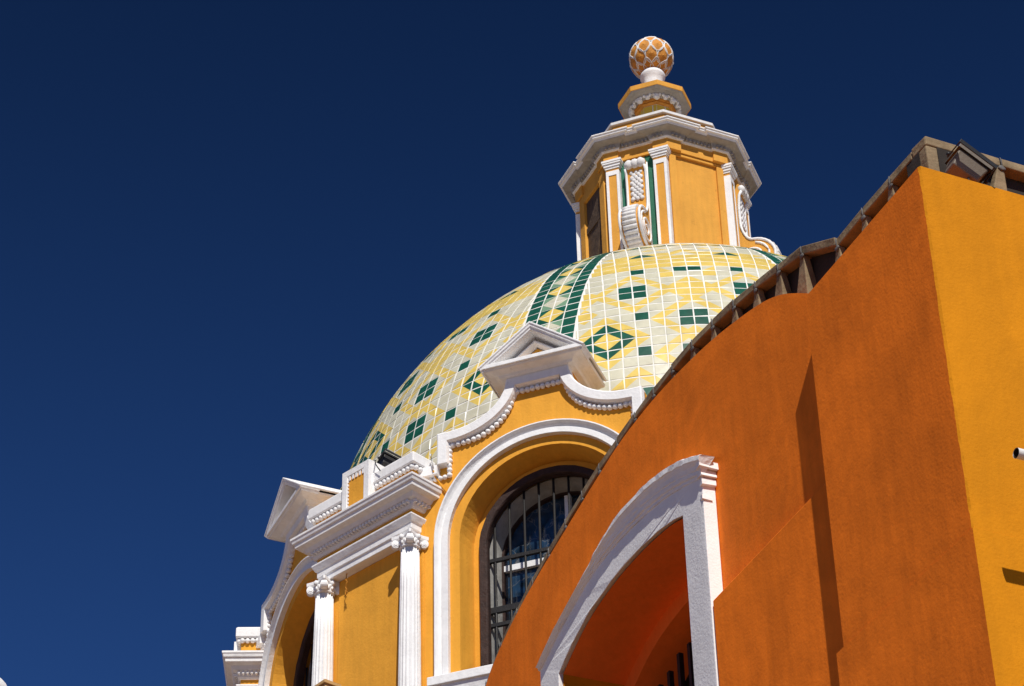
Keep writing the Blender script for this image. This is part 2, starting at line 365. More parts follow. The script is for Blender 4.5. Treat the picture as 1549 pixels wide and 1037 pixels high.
# ---------- a window bay (local: x along the wall, -y outwards, z up)
WO = 4.15         # wall face distance from the axis
def outline(half, top_flat, ztop, zstep, zlow, r0):
    # right half of the mixtilinear crest, from the middle to the outer low corner
    pts = [(0, ztop), (top_flat, ztop)]
    n = 14; x1 = half - 0.10
    for i in range(1, n+1):
        t = i/n*math.pi/2
        pts.append((x1 + (top_flat - x1)*math.cos(t)**1.0 * (1 - 0.0) , zstep + (ztop-zstep)*(1-math.sin(t))))
    pts += [(half, zstep), (half, zlow)]
    return pts
oc = outline(0.925, 0.285, 14.580, 14.175, 13.86, 0)
full = [(-x, z) for x, z in reversed(oc)] + oc[1:]
ZC, ZB = 13.10, 11.0
def arch_path(r, zb, n=28): return [(-r, zb)] + arcpts(0, ZC, r, math.pi, 0, n) + [(r, zb)]
def make_bay():
    b = MB()
    hf = arch_path(0.755, ZB); hb = arch_path(0.712, ZB)
    outer = [(-1.10, ZB), (-1.10, 13.82), (-0.93, 13.82)] + [(x, z-0.01) for x, z in full] + [(0.93, 13.82), (1.10, 13.82), (1.10, ZB)]
    poly = outer + list(reversed(hf)); polyb = outer + list(reversed(hb))
    b.loft([(x, -WO, z) for x, z in poly], [(x, -WO+0.21, z) for x, z in polyb], 0)
    # inner leaf that carries the window frame
    i1 = [(-1.3, ZB), (-1.3, 14.0), (1.3, 14.0), (1.3, ZB)]; i2 = list(reversed(arch_path(0.648, ZB)))
    b.loft([(x, -WO+0.215, z) for x, z in i1+i2], [(x, -WO+0.5, z) for x, z in i1+i2], 0)
    wall = b.build('window_bay', [YEL], church)
    # white coping along the crest
    cb = MB()
    pr = [(-0.0, -0.03), (-0.0, 0.070), (0.012, 0.078), (0.088, 0.076), (0.098, 0.055), (0.104, 0.02), (0.104, -0.03)]
    cb.sweep(full, pr, XZ(-WO), k=0)
    cb.sweep([(-0.925, 13.86), (-1.12, 13.86)], [(0, -0.03), (0, 0.075), (-0.09, 0.075), (-0.09, -0.03)], XZ(-WO))
    cb.sweep([(1.12, 13.86), (0.925, 13.86)], [(0, -0.03), (0, 0.075), (-0.09, 0.075), (-0.09, -0.03)], XZ(-WO))
    # roof of the crest, running back to the dome
    cb.build('coping', [WHT], wall, bevel=0.008)
    # bead string
    bd = MB(); inner = []
    ip = outline(0.83, 0.24, 14.45, 14.055, 13.76, 0); ip = [(-x, z) for x, z in reversed(ip)] + ip[1:]
    for x, z in resample(ip, 0.047): bd.ell((x+random.uniform(-.002, .002), -WO-0.019, z+0.002+random.uniform(-.002, .002)), 0.025, 0.027, 0.024, jit=0.08)
    for sx in (-1, 1):
        for q in range(4): bd.ell((sx*(0.875+0.0425*q), -WO-0.016, 13.752), 0.0225, 0.025, 0.0215, jit=0.08)
    bd.build('bead_moulding', [WHT], wall)
    # arch surround: two-step white architrave
    sr = MB()
    pr = [(0.0, -0.02), (0.0, 0.072), (0.014, 0.074), (0.026, 0.05), (0.05, 0.028), (0.056, 0.028), (0.060, 0.046), (0.116, 0.050), (0.116, -0.02)]
    sr.sweep(arch_path(0.957, ZB, 40), pr, XZ(-WO), smooth=False)
    sr.build('arch_surround', [WHT], wall, bevel=0.006)
    # pediment
    pd = MB(); yf = -(WO+0.225); yb = -(WO-0.42)
    hw, ze, za, zb0 = 0.485, 14.64, 15.015, 14.50
    # tapering bed from the crest to the eaves
    st = [(0.28, WO+0.04, 14.565), (0.29, WO+0.082, 14.572), (0.33, WO+0.10, 14.578), (0.345, WO+0.115, 14.594), (0.375, WO+0.15, 14.604), (0.44, WO+0.185, 14.612), (0.455, WO+0.20, ze-0.012)]
    for (h1, o1, z1), (h2, o2, z2) in zip(st, st[1:]):
        pd.loft([(-h1, -o1, z1), (h1, -o1, z1), (h1, yb, z1), (-h1, yb, z1)], [(-h2, -o2, z2), (h2, -o2, z2), (h2, yb, z2), (-h2, yb, z2)], 0)
    pd.prism([(-0.44, ze-0.01), (0.44, ze-0.01), (0, za-0.05)], yf+0.20, yb, 0)
    pd.box(-hw+0.012, hw-0.012, yf+0.012, yf+0.205, ze-0.012, ze+0.028)
    rk = [(-hw, ze+0.01), (0, za), (hw, ze+0.01)]
    pd.sweep(rk, [(0.0, -0.60), (0.0, 0.0), (0.016, 0.0), (0.022, -0.010), (0.038, -0.012), (0.043, -0.024), (0.058, -0.028), (0.062, -0.202), (0.02, -0.204), (0.02, -0.60)], XZ(yf), k=0)
    pd.sweep([(-0.30, ze+0.029), (0, ze+0.029+0.225), (0.30, ze+0.029)], [(0, -0.13), (0.008, -0.12), (0.018, -0.125), (0.032, -0.19), (0, -0.195)], XZ(yf), k=0)
    pd.prism([(-0.24, ze+0.029), (0.24, ze+0.029), (0, ze+0.205)], yf+0.185, yf+0.199, 1)
    pd.build('pediment', [WHT, YEL], wall, bevel=0.005)
    # wooden frame
    fr = MB()
    fr.sweep(arch_path(0.647, ZB, 26), [(0, -0.245), (0, -0.17), (0.058, -0.175), (0.068, -0.19), (0.068, -0.245)], XZ(-WO), k=0)
    fr.build('window_frame', [WOOD], wall, bevel=0.004, jitter=0.003)
    # iron grille
    gr_ = MB(); yg = -WO+0.26
    for q in range(-4, 5):
        x = q*0.134; zt = ZC + math.sqrt(max(0, 0.60**2 - x*x)); gr_.tube([(x, yg, ZB), (x, yg, zt)], 0.011, 6)
    for z, h in ((13.0, 0.016), (12.52, 0.027), (12.38, 0.016), (11.78, 0.02)): gr_.box(-0.6, 0.6, yg-0.012, yg+0.018, z-h/1.0, z+h/1.0)
    gr_.build('iron_grille', [IRON], wall)
    # inner stone reveal, panes and glazing bars
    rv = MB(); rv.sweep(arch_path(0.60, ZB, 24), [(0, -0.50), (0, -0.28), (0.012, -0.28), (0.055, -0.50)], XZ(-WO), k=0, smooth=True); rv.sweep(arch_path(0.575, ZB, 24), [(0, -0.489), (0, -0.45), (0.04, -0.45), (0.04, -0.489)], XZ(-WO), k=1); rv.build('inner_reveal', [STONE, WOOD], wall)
    gp = MB(); gp.prism(arch_path(0.62, ZB, 24), -WO+0.49, -WO+0.50); gp.build('window_pane', [GLASS], wall)
    mu = MB()
    mu.box(-0.56, 0.56, -WO+0.455, -WO+0.489, 13.0, 13.055); mu.box(-0.56, 0.56, -WO+0.455, -WO+0.489, 12.32, 12.36)
    mu.box(0.025, 0.08, -WO+0.453, -WO+0.489, ZB, 13.62)
    mu.build('glazing_bar', [WHT], wall)
    sb = MB(); sb.sweep([(-1.0, 0), (1.0, 0)], [(0.0, 11.60), (0.07, 11.60), (0.10, 11.72), (0.12, 11.72), (0.12, 11.80), (0.0, 11.82)], lambda p, q, z: (p, q*1.0 - WO - 0.0, z) if False else (p, -WO + q, z), k=0)
    sb.build('window_sill', [WHT], wall, bevel=0.006)
    return wall
bay = make_bay()
def place(o, az, off=0.0):
    o.rotation_euler = (0, 0, R(180-az)); t = R(az); o.location = (math.sin(t)*off, math.cos(t)*off, 0)
place(bay, 225)
for az, off in ((270, -0.145), (315, 0), (180, 0)):
    place(copy_tree(bay, church), az, off)

# ---------- a pier between two windows
def plan_sweep(mb, half, o_front, o_back, prof, k=0, ks=None):
    # profile (stand-off, z) carried along left return, front, right return
    path = [(-half, -o_back), (-half, -o_front), (half, -o_front), (half, -o_back)]
    mb.sweep(path, [(-d if False else d, z) for d, z in prof], lambda p, q, z: (p, q, z), k=k, ks=ks, caps=True)
def make_pier():
    OW = 4.26; hw = 0.60; ob = 3.6
    b = MB()
    b.box(-hw, hw, -OW, -ob, 11.0, 13.36)                            # body
    b.box(-0.41, 0.34, -OW-0.012, -OW-0.001, 11.0, 13.199)            # raised middle panel
    b.box(-0.585, 0.585, -4.375, -ob, 13.361, 13.50)                    # frieze
    b.box(-0.605, 0.605, -4.385, -ob, 13.62, 13.90)                    # attic
    body = b.build('pier', [YEL], church, bevel=0.006)
    a = MB()
    plan_sweep(a, 0.565, 4.365, ob, [(-0.10, 13.20), (0.0, 13.20), (0.0, 13.255), (0.014, 13.26), (0.014, 13.315), (0.028, 13.325), (0.05, 13.37), (0.05, 13.385), (-0.02, 13.40)])
    a.box(-0.56, 0.56, -4.36, -OW-0.03, 13.2001, 13.30)
    a.build('architrave', [WHT], body, bevel=0.004)
    cn = MB()
    plan_sweep(cn, 0.60, 4.39, ob, [(-0.03, 13.445), (0.0, 13.445), (0.012, 13.46), (0.022, 13.505), (0.055, 13.515), (0.075, 13.55), (0.125, 13.565), (0.128, 13.60), (0.142, 13.605), (0.150, 13.635), (0.157, 13.64), (0.157, 13.662), (-0.03, 13.69)])
    n = 32
    for i in range(n):
        x = -0.605 + (i+0.5)*1.21/n
        cn.box(x-0.011, x+0.011, -4.445, -4.39, 13.478, 13.507)
    for sx in (-1, 1):
        for i in range(7):
            y = -4.40 + i*0.040; x0, x1 = sorted((sx*0.60, sx*0.652)); cn.box(x0, x1, y, y+0.022, 13.478, 13.507)
    cn.build('cornice', [WHT], body, bevel=0.003)
    cp = MB()
    plan_sweep(cp, 0.60, 4.38, ob, [(-0.02, 13.865), (0.05, 13.865), (0.056, 13.875), (0.056, 13.965), (0.045, 13.975), (-0.02, 13.99)])
    cp.box(-0.59, 0.59, -4.37, -ob, 13.80, 13.96)
    cp.build('coping', [WHT], body, bevel=0.008)
    bd = MB()
    for x, y in resample([(-0.625, -3.95), (-0.625, -4.405), (0.625, -4.405), (0.625, -3.95)], 0.047): bd.ell((x, y, 13.840), 0.025, 0.025, 0.025, jit=0.08)
    bd.build('bead_moulding', [WHT], body)
    ps = MB()
    ps.box(-0.165, 0.165, -4.475, -4.12, 13.66, 14.10)
    ps.sweep([(-0.105, 13.67), (-0.105, 14.035), (0.105, 14.035), (0.105, 13.67)], [(-0.06, 0.0), (-0.06, 0.014), (0.0, 0.014), (0.006, 0.0)], XZ(-4.475))
    ps.box(-0.104, 0.104, -4.4775, -4.475, 13.67, 14.034, 1)
    for q in range(5): ps.box(-0.09+q*0.042, -0.065+q*0.042, -4.486, -4.478, 13.985, 14.03)
    for q in range(9): ps.box(-0.104, -0.088, -4.485, -4.478, 13.68+q*0.036, 13.70+q*0.036)
    ps.build('attic_post', [WHT, YEL], body, bevel=0.004)
    # fluted column with its capital
    k = MB(); nf = 18; per = 6
    def rf(i, z):
        t = (i % per)/per; return 1 - 0.10*math.sin(math.pi*t)**0.8
    k.lathe([(0.098, 11.0), (0.096, 11.6), (0.092, 12.2), (0.085, 12.7), (0.078, 13.075)], 0, 0, nf*per, 0, True, rf=rf)
    v0 = len(k.v)
    k.lathe([(0.106, 13.055), (0.112, 13.07), (0.106, 13.085), (0.118, 13.11), (0.128, 13.13), (0.11, 13.15)], 0, 0, 28, 0, True)
    ab = []
    for q in range(4):
        for t in (-0.5, -0.25, 0, 0.25, 0.5):
            a_ = R(90*q); d = 0.145 - 0.035*(1-abs(t)*2)**0.8; l = t*2*0.13
            ab.append((d*math.cos(a_)-l*math.sin(a_), d*math.sin(a_)+l*math.cos(a_)))
    k.loft([(x*0.93, y*0.93, 13.148) for x, y in ab], [(x, y, 13.165) for x, y in ab], 0)
    k.loft([(x, y, 13.165) for x, y in ab], [(x, y, 13.199) for x, y in ab], 0)
    for q in range(4):      # corner scrolls
        a_ = R(45+90*q); ca, sa = math.cos(a_), math.sin(a_); cx_, cy_ = 0.148*ca, 0.148*sa
        for t in range(3):
            rr = (0.046, 0.034, 0.02)[t]; ww = (0.030, 0.036, 0.042)[t]
            P = [[], []]
            for e, lst in ((-1, P[0]), (1, P[1])):
                for j in range(14):
                    an = 2*math.pi*j/14; du = rr*math.cos(an); dz = rr*math.sin(an)
                    lst.append((cx_ + du*ca - e*ww*sa, cy_ + du*sa + e*ww*ca, 13.112 + dz))
            k.loft(P[0], P[1], 0)
    for q in range(4):
        a_ = R(90*q); k.ell((0.128*math.cos(a_), 0.128*math.sin(a_), 13.16), 0.026, 0.026, 0.03, jit=0.1)
    for q in range(16):
        a_ = R(22.5*q); k.ell((0.117*math.cos(a_), 0.117*math.sin(a_), 13.105), 0.014, 0.014, 0.022)
    for i in range(v0, len(k.v)):
        x, y, z = k.v[i]; k.v[i] = (x*0.80, y*0.80, 13.199 + (z-13.199)*0.86)
    cl = k.build('column', [WHT], body); cl.location = (-0.522, -4.335, 0)
    c2 = cl.copy(); COL.objects.link(c2); c2.parent = body; c2.location = (0.522, -4.335, 0)
    return body
pier = make_pier(); place(pier, 247.5)
for az in (292.5, 202.5): place(copy_tree(pier, church), az, -0.08 if az > 250 else 0)

# ---------- lantern
def oct_ring(ap, z, rot=0.0):
    rr = ap/math.cos(math.pi/8); return [(rr*math.cos(R(22.5+45*i)+rot), rr*math.sin(R(22.5+45*i)+rot), z) for i in range(8)]
AP = 0.80
ln = MB()
ln.loft(oct_ring(AP, 17.7), oct_ring(AP, 19.80), 0)
lantern = ln.build('lantern', [YEL2], church)
def azrot(o, az): o.rotation_euler = (0, 0, R(180-az))
# raised borders that leave a sunk panel on the plain faces, a door on the others
def face_frame():
    b = MB(); y = -AP
    b.box(-0.325, -0.245, y-0.03, y-0.001, 17.8, 19.655); b.box(0.245, 0.325, y-0.03, y-0.001, 17.8, 19.655); b.box(-0.244, 0.244, y-0.03, y-0.001, 19.62, 19.655)
    return b.build('panel_border', [YEL2], lantern, bevel=0.004)
ff = face_frame(); azrot(ff, 180); f2 = ff.copy(); COL.objects.link(f2); f2.parent = lantern; azrot(f2, 0)
def door_face():
    b = MB(); y = -AP
    b.box(-0.30, -0.19, y-0.055, y-0.001, 17.8, 19.655, 0); b.box(0.19, 0.30, y-0.055, y-0.001, 17.8, 19.655, 0); b.box(-0.189, 0.189, y-0.055, y-0.001, 19.54, 19.655, 0)
    o = b.build('door_recess', [YEL2], lantern, bevel=0.004)
    d = MB()
    for q in range(5): d.box(-0.195+q*0.078, -0.195+q*0.078+0.074, y-0.022, y-0.002, 17.85, 19.55)
    d.box(-0.19, 0.19, y-0.036, y-0.0225, 18.2, 18.28); d.box(-0.19, 0.19, y-0.036, y-0.0225, 19.1, 19.18)
    d.hexa([(-0.19, y-0.035, 18.3), (-0.10, y-0.035, 18.3), (-0.10, y-0.023, 18.3), (-0.19, y-0.023, 18.3), (0.10, y-0.035, 19.09), (0.19, y-0.035, 19.09), (0.19, y-0.023, 19.09), (0.10, y-0.023, 19.09)])
    dd = d.build('lantern_door', [WOODL], lantern); return [o, dd]
for o_ in door_face():
    azrot(o_, 270); d2 = o_.copy(); COL.objects.link(d2); d2.parent = lantern; azrot(d2, 90)
def pilaster():
    b = MB(); y = -AP-0.001; W = 0.071
    b.box(-W, W, y-0.075, y, 17.8, 19.555, 1)
    # white edging round a yellow strip
    for sx in (-1, 1): b.box(min(sx*W*1.03, sx*W*0.62), max(sx*W*1.03, sx*W*0.62), y-0.083, y-0.0755, 17.8, 19.50, 0)
    b.box(-W*1.03, W*1.03, y-0.0835, y-0.0757, 19.465, 19.525, 0)
    for sx in (-1, 1): b.box(min(sx*W*1.004, sx*W*1.045), max(sx*W*1.004, sx*W*1.045), y-0.083, y-0.002, 17.8, 19.525, 0)
    for h, d, z0, z1 in ((0.080, 0.086, 19.555, 19.58), (0.092, 0.098, 19.5805, 19.61), (0.104, 0.110, 19.6105, 19.632), (0.111, 0.116, 19.6325, 19.66)):
        b.box(-h, h, y-d, y, z0, z1, 0)
    return b.build('pilaster', [WHT, YEL2], lantern, bevel=0.003)
pl = pilaster(); first = True
for az in (225, 135, 315, 45):
    for sx in (-1, 1):
        p_ = pl if first else pl.copy()
        if not first: COL.objects.link(p_); p_.parent = lantern
        first = False; azrot(p_, az); t = R(180-az); p_.location = (sx*0.266*math.cos(t), sx*0.266*math.sin(t), 0)
# green strip behind each volute
for az in (225, 135, 315, 45):
    b = MB(); b.box(-0.187, 0.187, -AP-0.022, -AP-0.001, 17.8, 19.66); gs = b.build('green_backing', [GRNP], lantern); azrot(gs, az)
# entablature and cornice, breaking forward over the corners
cnm = MB()
ring = [(0.845/math.cos(math.pi/8)*math.cos(R(22.5+45*i)), 0.845/math.cos(math.pi/8)*math.sin(R(22.5+45*i))) for i in range(8)]
ring = []
for i in range(8):      # ressaut outline: small projecting corner over each pair of pilasters
    a = R(22.5+45*i); rv_ = 0.845/math.cos(math.pi/8)
    vx, vy = rv_*math.cos(a), rv_*math.sin(a)
    for sgn in (-1, 1):
        fa = R(22.5+45*i + sgn*22.5); nx, ny = math.cos(fa), math.sin(fa); tx, ty = -math.sin(fa)*sgn, math.cos(fa)*sgn
        base = (vx + tx*0.155, vy + ty*0.155)
        seq = [base, (base[0]+nx*0.028, base[1]+ny*0.028)]
        if sgn == -1: ring += seq; ring.append((vx*1.033, vy*1.033))
        else: ring += list(reversed(seq))
cprof = [(-0.05, 19.662), (0.0, 19.662), (0.0, 19.795), (0.020, 19.798), (0.024, 19.812), (0.030, 19.816), (0.042, 19.852), (0.046, 19.860), (0.112, 19.876), (0.124, 19.886), (0.134, 19.908), (0.152, 19.916), (0.155, 19.936), (0.166, 19.940), (0.166, 19.955), (-0.05, 19.975)]
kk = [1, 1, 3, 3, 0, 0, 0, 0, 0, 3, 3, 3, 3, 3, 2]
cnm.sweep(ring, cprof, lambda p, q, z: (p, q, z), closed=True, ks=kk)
for i in range(8):
    fa = R(45*i); nx, ny = math.cos(fa), math.sin(fa); tx, ty = -ny, nx; d0 = 0.845+0.012
    for q in range(15):
        s_ = -0.315 + q*0.045
        P = []
        dd = d0 + (0.028 if abs(s_) > 0.20 else 0.0)
        for z in (19.812, 19.85):
            for (e, f_) in ((-0.011, 0.0), (0.011, 0.0), (0.011, 0.042), (-0.011, 0.042)):
                P.append((nx*(dd+f_) + tx*(s_+e), ny*(dd+f_) + ty*(s_+e), z))
        cnm.hexa(P, 0)
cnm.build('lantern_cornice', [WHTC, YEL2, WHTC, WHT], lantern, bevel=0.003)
bk = MB()
bk.loft(oct_ring(0.72, 19.94), oct_ring(0.70, 20.30), 1)
bk.loft(oct_ring(0.73, 20.301), oct_ring(0.73, 20.338), 0); bk.loft(oct_ring(0.73, 20.338), oct_ring(0.30, 20.42), 0)
bk.build('blocking_course', [WHTD, YEL2], lantern, bevel=0.006)
# tiled necking below the finial plate
td = MB()
td.loft(oct_ring(0.225, 20.38), oct_ring(0.179, 20.955), 1)
for i in range(8):
    fa = R(45*i); nx, ny = math.cos(fa), math.sin(fa); tx, ty = -ny, nx
    for r0, z0, z1, cuts in ((0.219, 20.45, 20.60, (-0.088, 0.0, 0.088)), (0.207, 20.60, 20.78, (-0.083, -0.02, 0.083)), (0.195, 20.78, 20.94, (-0.08, 0.03, 0.08))):
        for c0, c1 in zip(cuts, cuts[1:]):
            P = []
            for z in (z0+0.006, z1-0.006):
                rr = 0.225 - (z-20.38)*0.0808
                for (e, f_) in ((c0+0.006, -0.01), (c1-0.006, -0.01), (c1-0.006, 0.004), (c0+0.006, 0.004)):
                    P.append((nx*(rr+f_) + tx*e, ny*(rr+f_) + ty*e, z))
            td.hexa(P, 0)
td.loft(oct_ring(0.192, 20.942), oct_ring(0.212, 20.96), 2); td.loft(oct_ring(0.212, 20.96), oct_ring(0.200, 20.975), 2); td.loft(oct_ring(0.218, 20.975), oct_ring(0.226, 21.003), 2)
td.build('tiled_necking', [MINI, GROUT, GOLD], lantern, bevel=0.002)
pt = MB()
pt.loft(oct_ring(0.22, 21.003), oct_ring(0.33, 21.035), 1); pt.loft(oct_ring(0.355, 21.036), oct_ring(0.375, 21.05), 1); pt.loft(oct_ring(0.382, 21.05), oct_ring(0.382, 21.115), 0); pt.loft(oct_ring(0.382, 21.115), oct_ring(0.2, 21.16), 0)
for i in range(16):
    a = R(22.5*i); big = i % 2
    rr = 0.262
    pt.ell((rr*math.cos(a), rr*math.sin(a), 21.0), 0.030 + 0.010*big, 0.030+0.010*big, 0.030 + 0.010*big, 2, jit=0.12)
    for e in (-1, 1):
        a2 = a + e*R(7); pt.ell((rr*1.07*math.cos(a2), rr*1.07*math.sin(a2), 21.012), 0.019, 0.019, 0.02, 2, jit=0.15)
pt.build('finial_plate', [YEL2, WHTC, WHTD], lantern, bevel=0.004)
nk = MB(); nk.lathe([(0.20, 21.13), (0.20, 21.155), (0.17, 21.18), (0.125, 21.215), (0.107, 21.27), (0.106, 21.34), (0.112, 21.42), (0.125, 21.47), (0.142, 21.50), (0.145, 21.525), (0.135, 21.55), (0.1, 21.60)], n=36)
nk.build('finial_neck', [WHT], lantern)
# pineapple ball: overlapping pointed leaves with white rims
bl = MB(); BZ, BR = 21.80, 0.247
bl.lathe([(BR*math.sin(math.pi*i/24), BZ - BR*math.cos(math.pi*i/24)) for i in range(25)], n=48, k=1)
def leaf(a0, t0, hw_, hl):
    # pointed leaf on the sphere: centre longitude a0, latitude t0
    n = 14
    def pt_(u, v, off):
        t = t0 + v*hl; a = a0 + u*hw_/max(0.25, math.cos(t)); rr = BR + off
        return (rr*math.cos(t)*math.cos(a), rr*math.cos(t)*math.sin(a), BZ + rr*math.sin(t))
    def outl(sc):
        o = []
        for i in range(n):
            q = 2*math.pi*i/n; u = math.sin(q); v = -math.cos(q)
            wv = (1 - 0.30*max(0, v)**1.5*1.0)
            o.append((u*wv*sc, v*sc*(1.0 + 0.12*max(0, v)**6)))
        return o
    O = [pt_(u, v, 0.002) for u, v in outl(1.0)]; M1 = [pt_(u, v, 0.015) for u, v in outl(0.93)]; I = [pt_(u, v, 0.006) for u, v in outl(0.82)]
    bl.loft(O, M1, 1, (False, False), smooth=True); bl.loft(M1, I, 1, (False, False), smooth=True)
    o = len(bl.v); bl.v += I + [pt_(0, 0, 0.012)]
    for i in range(n): bl.f.append([o+i, o+(i+1) % n, o+n]); bl.m.append(0); bl.sm.append(False)
for row, lat in enumerate((-58, -27, 4, 35, 62)):
    cnt = (10, 10, 10, 10, 6)[row]
    for i in range(cnt):
        leaf(R(360/cnt*(i + 0.5*(row % 2)) + 8), R(lat), R((15, 17.5, 18, 17, 15)[row]), R((23, 25, 25, 23, 17)[row]))
bl.build('finial_ball', [GOLD, WHTD], lantern)
# volutes
def volute():
    b = MB(); hw_ = 0.106
    # side profile (outward distance, z)
    P = [(AP+0.02, 17.9), (AP+0.02, 19.57), (0.905, 19.57), (0.925, 19.54), (0.925, 19.46), (0.90, 19.41), (0.885, 19.25), (0.885, 19.02)]
    # S curve into the big lower roll
    for i in range(1, 10):
        t = i/9; P.append((0.885 + 0.13*t**1.6, 19.02 - 0.25*math.sin(t*math.pi/2)))
    cxr, czr, rr = 1.00, 18.535, 0.235
    for i in range(0, 15):
        a = R(78 - 165*i/14); P.append((cxr + rr*1.0*math.cos(a), czr + rr*math.sin(a)))
    P += [(1.04, 18.22), (1.02, 17.9)]
    b.loft([(-hw_, -o, z) for o, z in P], [(hw_, -o, z) for o, z in P], 0)
    o = b.build('volute', [YEL2], lantern, bevel=0.004)
    w_ = MB(); w2 = MB(); w3 = MB()
    # ridged front of the roll
    for i in range(13):
        a = R(72 - 150*i/12); cxx, czz = cxr + (rr+0.008)*math.cos(a), czr + (rr+0.008)*math.sin(a)
        w_.tube([(-0.074, -cxx, czz), (-0.03, -cxx-0.004, czz), (0.03, -cxx-0.004, czz), (0.074, -cxx, czz)], 0.028, 8)
    # upper scroll of three lobes
    for x in (-0.066, 0.0, 0.066): w2.ell((x, -0.925, 19.505), 0.055, 0.045, 0.06, jit=0.05)
    w2.box(-0.10, 0.10, -0.925, -0.86, 19.46, 19.55)
    # scaled strip
    for i in range(11):
        z = 19.41 - i*0.036
        for x in ((-0.03, 0.03) if i % 2 else (0.0, -0.055, 0.055)): w3.ell((x*0.9, -0.893, z), 0.026, 0.018, 0.03, nu=8, nv=5, jit=0.1)
    parts = [o, w_.build('ridged_roll', [WHTD], lantern), w2.build('lobed_scroll', [WHTD], lantern), w3.build('scaled_strip', [WHTD], lantern)]
    sp = MB()
    # white rim along the edges and a spiral on each cheek
    rim = [(oo, z) for oo, z in P[4:-2]]
    for sx in (-1, 1):
        sp.tube([(sx*(hw_+0.002), -(oo+0.004), z) for oo, z in rim], 0.016, 6)
        s_ = []
        for i in range(46):
            t = i/45; a = R(80) - t*R(760)*1.0; q = 0.19*(1-t*0.86); s_.append((sx*(hw_+0.004), -(cxr+q*math.cos(a)), czr+q*math.sin(a)))
        sp.tube(s_, 0.013, 6)
        sp.tube([(sx*(hw_+0.002), -(AP+0.045), 19.55), (sx*(hw_+0.002), -(AP+0.045), 18.3)], 0.012, 6)
    parts.append(sp.build('spiral_moulding', [WHT], lantern))
    return parts
for o_ in volute():
    azrot(o_, 225)
    for az in (135, 315, 45):
        c_ = o_.copy(); COL.objects.link(c_); c_.parent = lantern; azrot(c_, az)

# ---------- small things on the church
hk = MB()
y0 = -4.30
hk.tube([(-0.264, y0+0.02, 13.215), (-0.264, y0-0.02, 13.205), (-0.264, y0-0.03, 13.13), (-0.245, y0-0.03, 13.105), (-0.264, y0-0.03, 13.09), (-0.262, y0-0.03, 13.05), (-0.245, y0-0.03, 13.02)], 0.005, 6)
hk.tube([(-0.264, y0-0.03, 13.03), (-0.266, y0-0.03, 12.98), (-0.24, y0-0.03, 12.995), (-0.262, y0-0.03, 13.03)], 0.005, 6)
hko = hk.build('wall_hook', [mat('yellow_painted_iron', (0.5, 0.2, 0.015), 0.6, 0.2, 9, 0.0)])
hko.location = (CX, CY, 0); place(hko, 247.5); hko.location = (CX, CY, 0)
tag(hko, 'small yellow painted iron hook hanging on the wall panel between the columns', 'hook')

# ------------------------------------------------------------------ ORANGE SIDE BUILDING
XW, YW = 5.930, 8.052; XG = XW + 0.12; ZT = 9.865
ob = empty('orange_building', (XW, YW, 0), 'orange and gold stucco building with a curved gable, buttress and arched window', 'building')
def W(x, y, z): return (x-XW, y-YW, z)
# gable wall polygon in (Y, z); hole for the window
crv = [(9.10, 9.86), (9.22, 9.93), (9.34, 10.02), (9.47, 10.115), (9.66, 10.235), (9.90, 10.33), (10.33, 10.435), (10.71, 10.492), (11.15, 10.525), (11.6, 10.51), (11.93, 10.455), (12.39, 10.36), (12.95, 10.235), (13.34, 10.112), (13.60, 9.985), (13.72, 9.895), (14.0, 9.66)]
def smooth(pts, n=4):
    out = []
    for i in range(len(pts)-1):
        p0, p1, p2, p3 = pts[max(i-1, 0)], pts[i], pts[i+1], pts[min(i+2, len(pts)-1)]
        for j in range(n):
            t = j/n; out.append(tuple(0.5*((2*p1[k]) + (-p0[k]+p2[k])*t + (2*p0[k]-5*p1[k]+4*p2[k]-p3[k])*t*t + (-p0[k]+3*p1[k]-3*p2[k]+p3[k])*t**3) for k in (0, 1)))
    return out + [pts[-1]]
crv = smooth(crv)
aop = smooth([(10.765, 9.437), (10.90, 9.478), (11.023, 9.502), (11.277, 9.528), (11.557, 9.532), (11.775, 9.516), (11.988, 9.482), (12.161, 9.43), (12.308, 9.366), (12.436, 9.30)], 4)   # soffit line of the opening
Y0o, Y1o = aop[0][0], aop[-1][0]
def wall_ring(outer, hole, x): return [W(x, y, z) for y, z in outer + hole]
outer = [(9.10, 0.0)] + crv + [(14.0, 0.0)]
hole = [(Y1o+0.02, 0.0)] + [(y+(0.02 if i == 0 else -0.02 if i == len(aop)-1 else 0), z+0.02) for i, (y, z) in enumerate(reversed(aop))] + [(Y0o-0.02, 0.0)]
gw = MB()
gw.loft(wall_ring(outer, hole, XG), wall_ring(outer, hole, XG+0.10), 0)
gable = gw.build('gable_wall', [ORG], ob)
# thicker render below the ledge, its face leaning out towards the window
lw = MB()
def slab(pts):   # pts: (y, z, stand-off)
    lw.loft([W(XG-d, y, z) for y, z, d in pts], [W(XG+0.02, y, z) for y, z, d in pts], 0)
slab([(9.12, 0.5, 0.022), (10.50, 0.5, 0.082), (10.50, 8.74, 0.082), (9.12, 8.825, 0.020)])
lw.build('wall_ledge', [ORG], ob, bevel=0.008)
